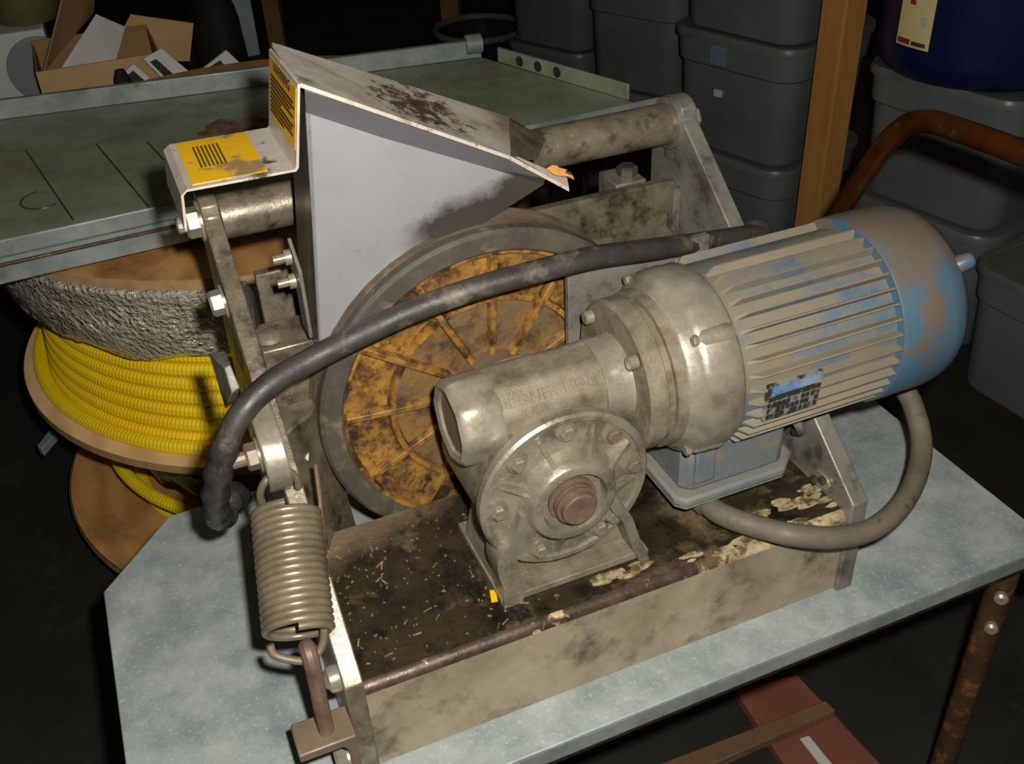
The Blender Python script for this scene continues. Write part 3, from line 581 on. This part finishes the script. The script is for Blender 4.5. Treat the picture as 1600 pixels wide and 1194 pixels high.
for k in range(7):
    u = .16 + k*.04; p = [lab2(u, .35), lab2(u+.02, .35), lab2(u+.02, .82), lab2(u, .82)]; mb.hexa(p, [x + V(0, 0, .0005) for x in p])
part('label_print', mb, 'worn_print', gd)
# fastening tab on the guard side
q0 = U(470, 425, y=.222); q1 = U(484, 528, y=.222)
tabp = part('fixing_tab', MB().hexa([V(q0.x-.002, .222, q0.z), V(q1.x, .222, q1.z), V(q1.x, .25, q1.z), V(q0.x-.002, .25, q0.z+.02)], [V(q0.x+.001, .222, q0.z), V(q1.x+.003, .222, q1.z), V(q1.x+.003, .25, q1.z), V(q0.x+.001, .25, q0.z+.02)]), 'grey_steel', gd)
for zz in (-.006, -.03):
    part('fixing_bolt', MB().lathe((q0.x-.003, .243, q0.z+zz+.012), (-1, 0, 0), [(0, .007), (.006, .007), (.006, .0042), (.016, .004)], 12), 'bolt_steel', gd)
# power cable -----------------------------------------------------------------
cp = [U(1092, 792, y=.066) + V(0, 0, .012), U(1128, 804, y=.034), U(1180, 822, y=.006), U(1240, 836, y=-.020), U(1310, 840, y=-.030), U(1372, 822, y=-.026), U(1420, 772, y=.0), U(1440, 700, y=.045), U(1426, 632, y=.085), U(1398, 580, y=.12)]
cp += [V(.655, .16, .215), V(.61, .212, .19), V(.56, .225, .24), V(.52, .226, .31)]
cp2 = [U(1190, 364, y=.222), U(1110, 377, y=.205), U(1020, 390, y=.178), U(930, 402, y=.165), U(840, 424, y=.162), U(740, 452, y=.165), U(640, 488, y=.168), U(550, 530, y=.165), U(480, 566, y=.16), U(420, 602, y=.15), U(375, 650, y=.14), U(350, 705, y=.135), U(338, 760, y=.14), U(338, 800, y=.155), U(350, 806, y=.175), U(362, 775, y=.20), V(-.05, .24, .15)]
full = smooth(cp + cp2, 8); k1 = len(cp)*8-6
pc = part('power_cable', MB().tube(full[k1-1:], .0108, 12), 'cable_rubber', mach, ang=80)
part('dusty_length', MB().tube(full[:k1], .0112, 12), 'dusty_cable', pc, ang=80)
i0 = int(len(full) - 8*5.2); 
part('tape_wrap', MB().tube(full[i0:-6], [.0118 + .0012*math.sin(k*1.3) for k in range(len(full[i0:-6]))], 12), 'black_tape', pc, ang=60)
part('cable_gland', MB().tube([full[0] + V(-.004, .01, .004), full[3]], .0135, 14), 'dusty_cable', pc)

# ================================================================== tray table behind
TZ = .2
tF0, tF1 = U(0, 376, z=TZ+.022), U(1032, 152, z=TZ+.022); e = (tF1-tF0).normalized(); tF0 = tF1 - e*1.5
tB1 = U(752, 72, z=TZ+.022); tR = U(985, 152, z=TZ+.022); tb0 = U(0, 168, z=TZ+.022); e2_ = (tB1-tb0).normalized(); tB0 = tB1 - e2_*1.35
tray = thing('tray_table', (.1, 1.1, FL), 'long galvanised tray table with raised rim behind the machine', 'table')
zz = lambda p, z: V(p.x, p.y, z)
tp = part('tray_bottom', MB().hexa([zz(p, TZ-.003) for p in (tF0, tF1, tB1, tB0)], [zz(p, TZ) for p in (tF0, tF1, tB1, tB0)]), 'galvanised_tray', tray)
def rim(a, b, z0, z1, t, mat='galvanised_rim', parent=tray, name='rim'):
    e = (b-a).normalized(); nn = V(-e.y, e.x, 0)*t
    return part(name, MB().hexa([zz(a, z0), zz(b, z0), zz(b+nn, z0), zz(a+nn, z0)], [zz(a, z1), zz(b, z1), zz(b+nn, z1), zz(a+nn, z1)]), mat, parent, bevel=.002)
rim(tF0, tF1, TZ-.012, TZ+.022, .004)
rim(tF0 + V(0, .004, 0), tF1 + V(-.04, .004, 0), TZ-.042, TZ-.010, .02, name='front_rail')
rim(tF0 + V(0, -.004, 0), lerp(tF0, tF1, .57) + V(0, -.004, 0), TZ-.014, TZ-.009, .006, 'rusty_tube', name='rusty_lip')
rim(tB0, tB1, TZ, TZ+.034, .012, 'galvanised_rim')
part('corner_curl', MB().tube([zz(tB1, TZ+.028), zz(tB1, TZ+.028) + e2_*-.03], .018, 12), 'galvanised_rim', tray)
rim(tB1 + (tF1-tB1)*.1, lerp(tB1, tF1, .84), TZ, TZ+.028, .006, 'galvanised_tray')
for k in range(3):
    c = lerp(tB1, tF1, .24+.11*k)
    part('rim_dent', MB().lathe(zz(c, TZ+.014) + V(-.001, 0, 0), (tF1-tB1).cross(V(0, 0, -1)), [(0, .010), (.002, .008)], 12), 'print_dark', tray)
for px, py in ((310, 225),):
    pass
def blob(px, py, rx, ry, z, seedk):
    random.seed(seedk); c = U(px, py, z=z); n = 64
    return MB().hexa(*[[V(c.x + math.cos(2*PI*i/n)*rx*(.85+rr[i]), c.y + math.sin(2*PI*i/n)*ry*(.85+rr[i]), z+h) for i in range(n)] for rr in [[.12*math.sin(q*6*PI/n+1)+.07*math.sin(q*14*PI/n)+.05*math.sin(q*26*PI/n+2)+.04*random.random() for q in range(n)]] for h in (.0002, .0008)])
part('rust_patch', blob(378, 204, .075, .075, TZ, 3), 'rust_stain', tray)
for (a, b) in (((230, 222), (330, 330)), ((150, 225), (250, 345)), ((40, 235), (115, 345))):   # seams across the sheet
    pa, pb = U(*a, z=TZ), U(*b, z=TZ); part('sheet_seam', MB().hexa([pa + V(-.0012, 0, 0), pa + V(.0012, 0, 0), pb + V(.0012, 0, 0), pb + V(-.0012, 0, 0)], [p + V(0, 0, .0012) for p in (pa + V(-.0012, 0, 0), pa + V(.0012, 0, 0), pb + V(.0012, 0, 0), pb + V(-.0012, 0, 0))]), 'dark_bolt', tp)
cc = U(66, 312, z=TZ)
part('ring_mark', MB().tube([V(cc.x + math.cos(a)*.03, cc.y + math.sin(a)*.034, TZ+.0002) for a in [math.radians(100+i*9) for i in range(24)]], .0014, 6), 'dark_bolt', tp)
for p in ((tF0.x+.05, tF0.y+.06), (tB0.x+.05, tB0.y-.06), (.735, 1.02), (.68, 1.72)):
    if p == (.68, 1.72): p = (tB1.x-.0, max(tB1.y-.03, 1.2))
    if math.hypot(p[0]-.164, p[1]-1.199) < .53: p = (.70, 1.20)
    part('leg', MB().box((p[0]-.015, p[1]-.015, FL), (p[0]+.015, p[1]+.015, TZ-.003)), 'black_paint', tray)

# ================================================================== cable reels
RX, RY, RR = .164, 1.199, .495
def flange(z0, z1, R=RR, hole=.06):
    return MB().lathe((RX, RY, z0), (0, 0, 1), [(0, R), (z1-z0, R)], 128)
r1 = thing('cable_reel', (RX, RY, -.212), 'large plywood reel of yellow corrugated conduit wrapped in bubble wrap, upper of two', 'cable reel', 'stacked plywood cable reels')
part('bottom_flange', flange(-.211, -.1965), 'plywood', r1)
part('flange_edge', MB().lathe((RX, RY, -.2115), (0, 0, 1), [(0, RR-.002), (0, RR+.0008), (.0145, RR+.0008), (.0145, RR-.002)], 128, False), 'plywood_edge', r1)
part('drum', MB().lathe((RX, RY, -.197), (0, 0, 1), [(0, .3), (.322, .3)], 64), 'plywood_old', r1)
part('top_flange', flange(.124, .139), 'plywood_old', r1)
part('flange_edge', MB().lathe((RX, RY, .1238), (0, 0, 1), [(0, RR-.002), (0, RR+.0008), (.0146, RR+.0008), (.0146, RR-.002)], 128, False), 'plywood_edge', r1)
def coil(R, z, a0, a1, dz=0, r=.0125, cx=RX, cy=RY, pitch=.007):
    n = int((a1-a0)*R/pitch)*2; pts = []; rs = []
    for i in range(n+1):
        a = a0 + (a1-a0)*i/n; pts.append(V(cx + R*math.cos(a), cy + R*math.sin(a), z + dz*i/n)); rs.append(r if i % 2 else r*.92)
    return MB().tube(pts, rs, 10)
A0, A1 = math.radians(150), math.radians(345)
for k in range(8):
    part('conduit_turn', coil(.438 - .0035*k, -.184 + .0242*k, A0, A1), 'conduit_yellow', r1, ang=22)
part('conduit_turn', coil(.463, -.184, math.radians(160), math.radians(286)), 'conduit_yellow', r1, ang=22)
rings = []; NB = 620
from mathutils import noise as mn
bprof = [(-.004, .43), (-.022, .448), (-.012, .462), (.0, .468)] + [(.006+k*.006, .470+.0016*k) for k in range(19)] + [(.121, .497), (.122, .45)]
for z, rr in bprof:
    row = []
    for i in range(NB):
        a = 2*PI*i/NB; x, y = math.cos(a), math.sin(a)
        d = .0025*mn.noise(V(x*rr*48, y*rr*48, z*48)) + .006*mn.noise(V(x*rr*9, y*rr*9, z*20+3)) + .002*mn.noise(V(x*rr*110, y*rr*110, z*110))
        row.append(V(RX + x*(rr+d), RY + y*(rr+d), z + (.016*mn.noise(V(x*6, y*6, 1)) if z < 0 else 0)))
    rings.append(row)
part('bubble_wrap', MB().loft(rings, False), 'bubble_wrap', r1, ang=180)
r2 = thing('cable_reel', (RX, RY, -.53), 'lower plywood reel with one turn of yellow conduit under the wrapped reel', 'cable reel', 'stacked plywood cable reels')
part('bottom_flange', flange(-.514, -.5, .5), 'plywood_old', r2)
part('flange_edge', MB().lathe((RX, RY, -.5145), (0, 0, 1), [(0, .498), (0, .5008), (.0145, .5008), (.0145, .498)], 128, False), 'plywood_edge', r2)
part('drum', MB().lathe((RX, RY, -.5), (0, 0, 1), [(0, .29), (.288, .29)], 48), 'plywood_old', r2)
part('conduit_turn', coil(.395, -.40, math.radians(190), math.radians(300)), 'conduit_yellow', r2, ang=22)
part('conduit_turn', coil(.36, -.487, math.radians(150), math.radians(330)), 'conduit_yellow', r2, ang=22)
rings = [[V(RX + math.cos(a)*rr, RY + math.sin(a)*rr, z + .008*math.sin(a*19)) for a in [math.radians(200+i*2) for i in range(60)]] for z, rr in ((-.44, .30), (-.42, .35), (-.37, .365), (-.30, .36), (-.25, .33), (-.25, .30))]
part('plastic_wrap', MB().loft(rings, False), 'plastic_film', r2, ang=180)
skid = thing('timber_skid', (RX, RY, FL), 'dark timber skid carrying the two stacked cable reels', 'pallet')
for x in (-.22, 0, .22): part('bearer', MB().box((RX+x-.04, RY-.3, FL), (RX+x+.04, RY+.3, -.5145)), 'pine_dark', skid)
c = U(70, 695, z=-.4)
tag(part('metal_clip', MB().hexa([U(62, 708, z=-.45), U(70, 714, z=-.45), U(92, 688, z=-.45), U(82, 682, z=-.45)], [p + V(0, 0, .02) for p in (U(62, 708, z=-.45), U(70, 714, z=-.45), U(92, 688, z=-.45), U(82, 682, z=-.45))]), 'faint_panel', bevel=.003), 'small grey metal clip poking out below the plywood reel flange', 'clip')

# ================================================================== storage tubs
def rrect(w, d, r, k=6):
    out = []
    for sx, sy, a0 in ((1, 1, 0), (-1, 1, PI/2), (-1, -1, PI), (1, -1, 1.5*PI)):
        for i in range(k+1): a = a0 + PI/2*i/k; out.append((sx*(w/2-r) + r*math.cos(a), sy*(d/2-r) + r*math.sin(a)))
    return out
def tub(px, hd, z0, rot, label, w=.42, d=.40, H=.325, group=None, mat='tub_grey', lid='tub_lid', sticker=None):
    c = U(px, 200, h=hd); t = thing('storage_tub', (c.x, c.y, z0), label, 'storage tub', group or 'stacked grey storage tubs'); R = Matrix.Rotation(math.radians(rot), 3, 'Z')
    def ring(s, z, r=.07): return [c*0 + R @ V(x*s, y*s, 0) + V(c.x, c.y, z0+z) for x, y in rrect(w, d, r)]
    part('tub_body', MB().loft([ring(.86, 0), ring(.88, .012), ring(.93, H-.095), ring(.965, H-.088), ring(.985, H-.022), ring(.985, H-.012)]), mat, t, ang=30)
    l = part('lid', MB().loft([ring(.985, H-.024), ring(1.015, H-.024), ring(1.02, H-.012), ring(1.0, H-.002), ring(.93, H-.002), ring(.92, H-.007)]), lid, t, ang=40)
    for s in (-1, 1):
        p = [R @ V(s*w*.492, y, zq) + V(c.x, c.y, z0) for y, zq in ((-.05, H-.07), (.05, H-.07), (.05, H-.03), (-.05, H-.03))]
        part('grip', MB().hexa(p, [q + R @ V(s*.012, 0, 0) for q in p]), lid, t, bevel=.003)
    if sticker:
        for (fx, zc, sw, sh, mm) in sticker:
            p = [R @ V(fx + dx*sw/2, -d*.486 if zc > H-.1 else -d*.462, zc + dz*sh/2) + V(c.x, c.y, z0) for dx, dz in ((-1, -1), (1, -1), (1, 1), (-1, 1))]
            nn = R @ V(0, -.006, 0); part('sticker', MB().hexa(p, [q + nn for q in p]), mm, t)
    return t
vA = math.degrees(math.atan2(.669, .669)) - 90
SA = [(-.03, .27, .05, .05, 'label_blue'), (-.03, .165, .025, .018, 'label_white')]
for k, (lb_, stk) in enumerate((('dark grey lidded tub on the floor, bottom of the stack beside the timber post', None), ('dark grey lidded tub with blue sticker, middle of the stack beside the timber post', SA), ('dark grey lidded tub, top of the stack beside the timber post', [(-.02, .16, .03, .05, 'label_white')]))):
    tub(1195, 2.90, FL + .325*k, -72, lb_, sticker=stk)
for k, lb_ in enumerate(('dark grey lidded tub on the floor, bottom of the stack under the blue drum', 'dark grey lidded tub directly carrying the blue drum')):
    tub(1524, 2.64, FL + .325*k, -77, lb_, w=.42, d=.41)
tub(1800, 2.33, FL, -85, 'dark grey lidded tub on the floor in front of the stack with the blue drum', w=.40, d=.40)
for (px, hd, nm) in ((1032, 3.42, 'second stack from the timber post'), (902, 3.9, 'third stack from the timber post')):
    for k, wd in enumerate(('bottom', 'middle', 'top')):
        tub(px, hd, FL + .325*k, -64, 'dark grey lidded tub, %s of the %s' % (wd, nm), w=.38, d=.42)
# blue drum
c = U(1502, 200, h=2.62); dz = FL + .65 - .002
dr = thing('blue_drum', (c.x, c.y, dz), 'dark blue plastic drum with cream printed label on top of a grey tub', 'drum')
part('drum_body', MB().lathe((c.x, c.y, dz), (0, 0, 1), [(0, .19), (.004, .205), (.03, .228), (.06, .232), (.30, .232), (.32, .238), (.34, .232), (.55, .232), (.58, .2)], 64), 'drum_blue', dr, ang=50)
def ondrum(px, py, r=.2335):
    d = ray(px, py); o = CAM; dx, dy = o.x-c.x, o.y-c.y; A_ = d.x**2+d.y**2; B_ = 2*(dx*d.x+dy*d.y); C_ = dx*dx+dy*dy-r*r; t = (-B_-math.sqrt(max(0, B_*B_-4*A_*C_)))/(2*A_); return o + d*t
pa = ondrum(1400, 66); pb = ondrum(1449, 84); a0 = math.atan2(pa.y-c.y, pa.x-c.x); a1 = math.atan2(pb.y-c.y, pb.x-c.x); a1 += 2*PI*round((a0-a1)/(2*PI)); zb_ = pb.z+.004
def drumlab(u0, u1, z0, z1, r, mat, parent, name):
    k = 8; L_ = [[V(c.x + math.cos(a)*rr, c.y + math.sin(a)*rr, z) for a in [a0+(a1-a0)*(u0+(u1-u0)*i/k) for i in range(k+1)]] for rr, z in ((r, z0), (r, z1), (r-.001, z1), (r-.001, z0))]
    return part(name, MB().loft([[row[i] for row in L_] for i in range(k+1)]), mat, parent)
lb1 = drumlab(0, 1, zb_, zb_+.21, .2338, 'label_cream', dr, 'printed_label')
drumlab(.05, .45, zb_+.004, zb_+.016, .2344, 'label_red', lb1, 'red_print')
drumlab(.5, .9, zb_+.005, zb_+.014, .2344, 'label_ink', lb1, 'small_print')
drumlab(.2, .8, zb_+.105, zb_+.2, .2344, 'label_white', lb1, 'white_panel')
drumlab(.68, .85, zb_+.05, zb_+.07, .2344, 'label_white', lb1, 'round_mark')
drumlab(.28, .45, zb_+.09, zb_+.1, .2344, 'label_red', lb1, 'red_print')
# timber posts
def post(px, py, hd, rot, label, wdt=.09, mat='pine', grp=None):
    c = U(px, py, h=hd); R = Matrix.Rotation(math.radians(rot), 3, 'Z'); h = wdt/2
    q = [R @ V(x, y, 0) + V(c.x, c.y, FL) for x, y in ((-h, -h), (h, -h), (h, h), (-h, h))]
    tag(part('timber_post', MB().hexa(q, [p + V(0, 0, 2.9) for p in q]), mat, bevel=.004), label, 'post', grp or 'timber posts among the storage')
post(1318, 20, 2.56, 10, 'bright pine post standing between the two stacks of tubs', .074)
post(838, 40, 4.3, -30, 'dark timber post behind the far stack of grey tubs', .09, 'pine_dark')
post(706, 30, 5.1, -30, 'dark timber post behind the black bin', .09, 'pine_dark')
post(428, 30, 4.6, -20, 'dark timber post behind the cardboard box bench', .07, 'pine_dark')
c = U(750, 60, h=4.5)
tb_ = thing('black_bin', (c.x, c.y, FL), 'black round bin with rolled rim behind the tray table', 'bin')
zt = U(745, 62, h=4.3).z
part('bin_body', MB().lathe((c.x, c.y, FL), (0, 0, 1), [(0, .15), (zt-FL-.02, .19), (zt-FL-.02, .17), (.02, .13)], 40), 'black_cloth', tb_, ang=40)
part('bin_rim', MB().tube([V(c.x + math.cos(2*PI*i/40)*.192, c.y + math.sin(2*PI*i/40)*.192, zt-.012) for i in range(40)], .014, 10, closed=True), 'tub_lid', tb_)

# ================================================================== left background: packing bench with boxes
BZ = -.12
pb_ = thing('packing_bench', (.1, 2.6, FL), 'dark bench behind the tray table carrying the cardboard box and white appliance', 'bench')
part('bench_top', MB().box((-1.4, 1.95, BZ-.03), (.42, 2.9, BZ)), 'black_cloth', pb_)
for x in (-1.35, .37):
    for y in (2.0, 2.85): part('leg', MB().box((x-.03, y-.03, FL), (x+.03, y+.03, BZ-.03)), 'black_cloth', pb_)
YB = 2.15
def X(px, py, y=YB): return U(px, py, y=y)
# white appliance
a = X(-60, 50, 2.44); b = X(100, 150, 2.44)
ap = thing('white_appliance', ((a.x+b.x)/2, 2.57, BZ), 'pale white appliance with a round grey dial beside the cardboard box', 'appliance')
part('housing', MB().box((a.x, 2.44, BZ+.0005), (b.x, 2.7, U(30, 50, y=2.44).z)), 'appliance_white', ap, bevel=.006)
dc = U(66, 108, y=2.44); part('round_dial', MB().lathe((dc.x, 2.44, dc.z), (0, -1, 0), [(0, .087), (.006, .086), (.008, .07)], 40), 'disc_grey', ap)
a = U(0, 0, y=2.55); b = U(86, 44, y=2.55)
tag(part('olive_bag', MB().loft([[V((a.x+b.x)/2 + math.cos(q)*(b.x-a.x)*.8*s, 2.57 + math.sin(q)*.1*s, U(30, 50, y=2.44).z + .001 + z*(1+.1*math.sin(3*q))) for q in [2*PI*i/20 for i in range(20)]] for s, z in ((.85, 0), (1, .03), (.95, .1), (.7, .15), (.2, .17))]), 'olive', ang=60), 'olive green cloth bag lying on the white appliance', 'bag')
# cardboard box with flaps
def quad(*pp, y): return [U(px, py, y=yy) for (px, py), yy in zip(pp, y)]
y0 = 2.12
xl = U(64, 140, y=y0).x; xr = U(196, 135, y=y0).x; zt_ = U(64, 112, y=y0).z; BZ += .0006
cb = thing('cardboard_box', ((xl+xr)/2, y0+.13, BZ), 'open cardboard carton with raised flaps on the packing bench', 'box')
part('front_panel', MB().box((xl, y0, BZ), (xr+.1, y0+.005, zt_)), 'cardboard', cb)
part('side_panel', MB().box((xl, y0+.006, BZ), (xl+.005, y0+.25, zt_)), 'cardboard_dark', cb)
part('side_panel', MB().box((xr+.095, y0+.006, BZ), (xr+.1, y0+.25, zt_)), 'cardboard_dark', cb)
part('back_panel', MB().box((xl, y0+.25, BZ), (xr+.1, y0+.255, zt_+.01)), 'cardboard_dark', cb)
part('box_bottom', MB().box((xl+.006, y0+.006, BZ), (xr+.094, y0+.249, BZ+.004)), 'cardboard_dark', cb)
part('left_flap', MB().sheet(quad((70, 112), (146, 20), (148, 0), (98, 0), y=(y0+.0, y0+.26, y0+.26, y0+.05)), .004), 'cardboard_dark', cb)
part('rear_flap', MB().sheet(quad((166, 95), (204, 22), (302, 36), (296, 95), y=(y0+.256,)*4), .004), 'cardboard', cb)
tag(part('paper_sheet', MB().sheet(quad((92, 112), (176, 112), (196, 42), (150, 22), y=(y0+.06, y0+.06, y0+.2, y0+.22)), .002), 'paper'), 'white printed paper sheet standing inside the cardboard carton', 'paper')
def booklet(pp, yy, pic, label):
    q = [U(px, py, y=y_) for (px, py), y_ in zip(pp, yy)]
    t = thing('booklet', sum(q, V(0, 0, 0))/4, label, 'booklet', 'booklets beside the carton')
    part('cover', MB().sheet(q, .008), 'paper', t)
    r_ = [U(px, py, y=y_-.004) for (px, py), y_ in zip(pic, (yy[0],)*4)]
    part('cover_picture', MB().sheet(r_, .001), 'print_dark', t)
booklet([(222, 92), (250, 76), (306, 122), (270, 140)], (2.1, 2.12, 2.12, 2.1), [(232, 98), (244, 92), (280, 124), (262, 126)], 'white booklet with dark picture leaning against the open carton')
booklet([(318, 105), (352, 78), (384, 108), (330, 135)], (2.12, 2.14, 2.14, 2.12), [(322, 108), (344, 94), (360, 112), (330, 120)], 'white booklet with dark picture leaning beside the black bag')
booklet([(186, 118), (206, 100), (232, 122), (196, 138)], (2.08, 2.1, 2.1, 2.08), [(196, 120), (208, 110), (226, 126), (200, 134)], 'white booklet partly under a dark strap beside the carton')
def lump(name, px0, py0, px1, py1, y, dy, mat, label, cat, sd):
    random.seed(sd); a = U(px0, py1, y=y); b = U(px1, py0, y=y); z0 = min(a.z, BZ) if a.z < BZ+.15 else a.z; z0 = BZ; rings = []
    for k in range(9):
        t = k/8; s = 1-.12*t-.5*t**6
        rings.append([V((a.x+b.x)/2 + math.cos(q)*(b.x-a.x)/2*s*(1+.06*random.random()), y + dy/2 + math.sin(q)*dy/2*s, z0 + (b.z-z0)*t) for q in [2*PI*i/24 for i in range(24)]])
    return tag(part(name, MB().loft(rings), mat, ang=60), label, cat)
lump('black_bag', 324, -20, 376, 130, 2.30, .25, 'black_cloth', 'black bag standing behind the leaning booklets', 'bag', 5)
lump('strap_bundle', 176, 108, 206, 140, 2.06, .03, 'black_cloth', 'small black strap bundle beside the cardboard carton', 'strap', 6)
a = U(355, 0, y=2.6); b = U(412, 110, y=2.6)
tag(part('grey_board', MB().box((a.x, 2.6, BZ), (b.x, 2.64, a.z+.1)), 'faint_panel', bevel=.004), 'grey green board standing behind the black bag', 'board')

# ================================================================== floor boards at lower right
zf_ = FL+.002
q = [U(1148, 1078, z=FL+.02), U(1246, 1054, z=FL+.02), U(1376, 1194, z=FL+.02), U(1236, 1210, z=FL+.02)]
tag(part('red_plank', MB().hexa([zz(p, FL) for p in q], q), 'red_board', bevel=.002), 'reddish brown plank lying on the floor under the bench', 'plank')
q = [U(1030, 1194, z=FL+.04), U(1290, 1094, z=FL+.04), U(1306, 1110, z=FL+.04), U(1100, 1200, z=FL+.04)]
tag(part('brown_batten', MB().hexa([zz(p, FL+.0205) for p in q], q), 'brown_bar', bevel=.002), 'brown batten lying across the reddish plank', 'batten')
q = [U(1250, 1154, z=FL+.023), U(1264, 1150, z=FL+.023), U(1300, 1194, z=FL+.023), U(1284, 1198, z=FL+.023)]
tag(part('metal_strip', MB().hexa([zz(p, FL+.0202) for p in q], q), 'label_white'), 'short pale metal strip on the reddish plank', 'strip')
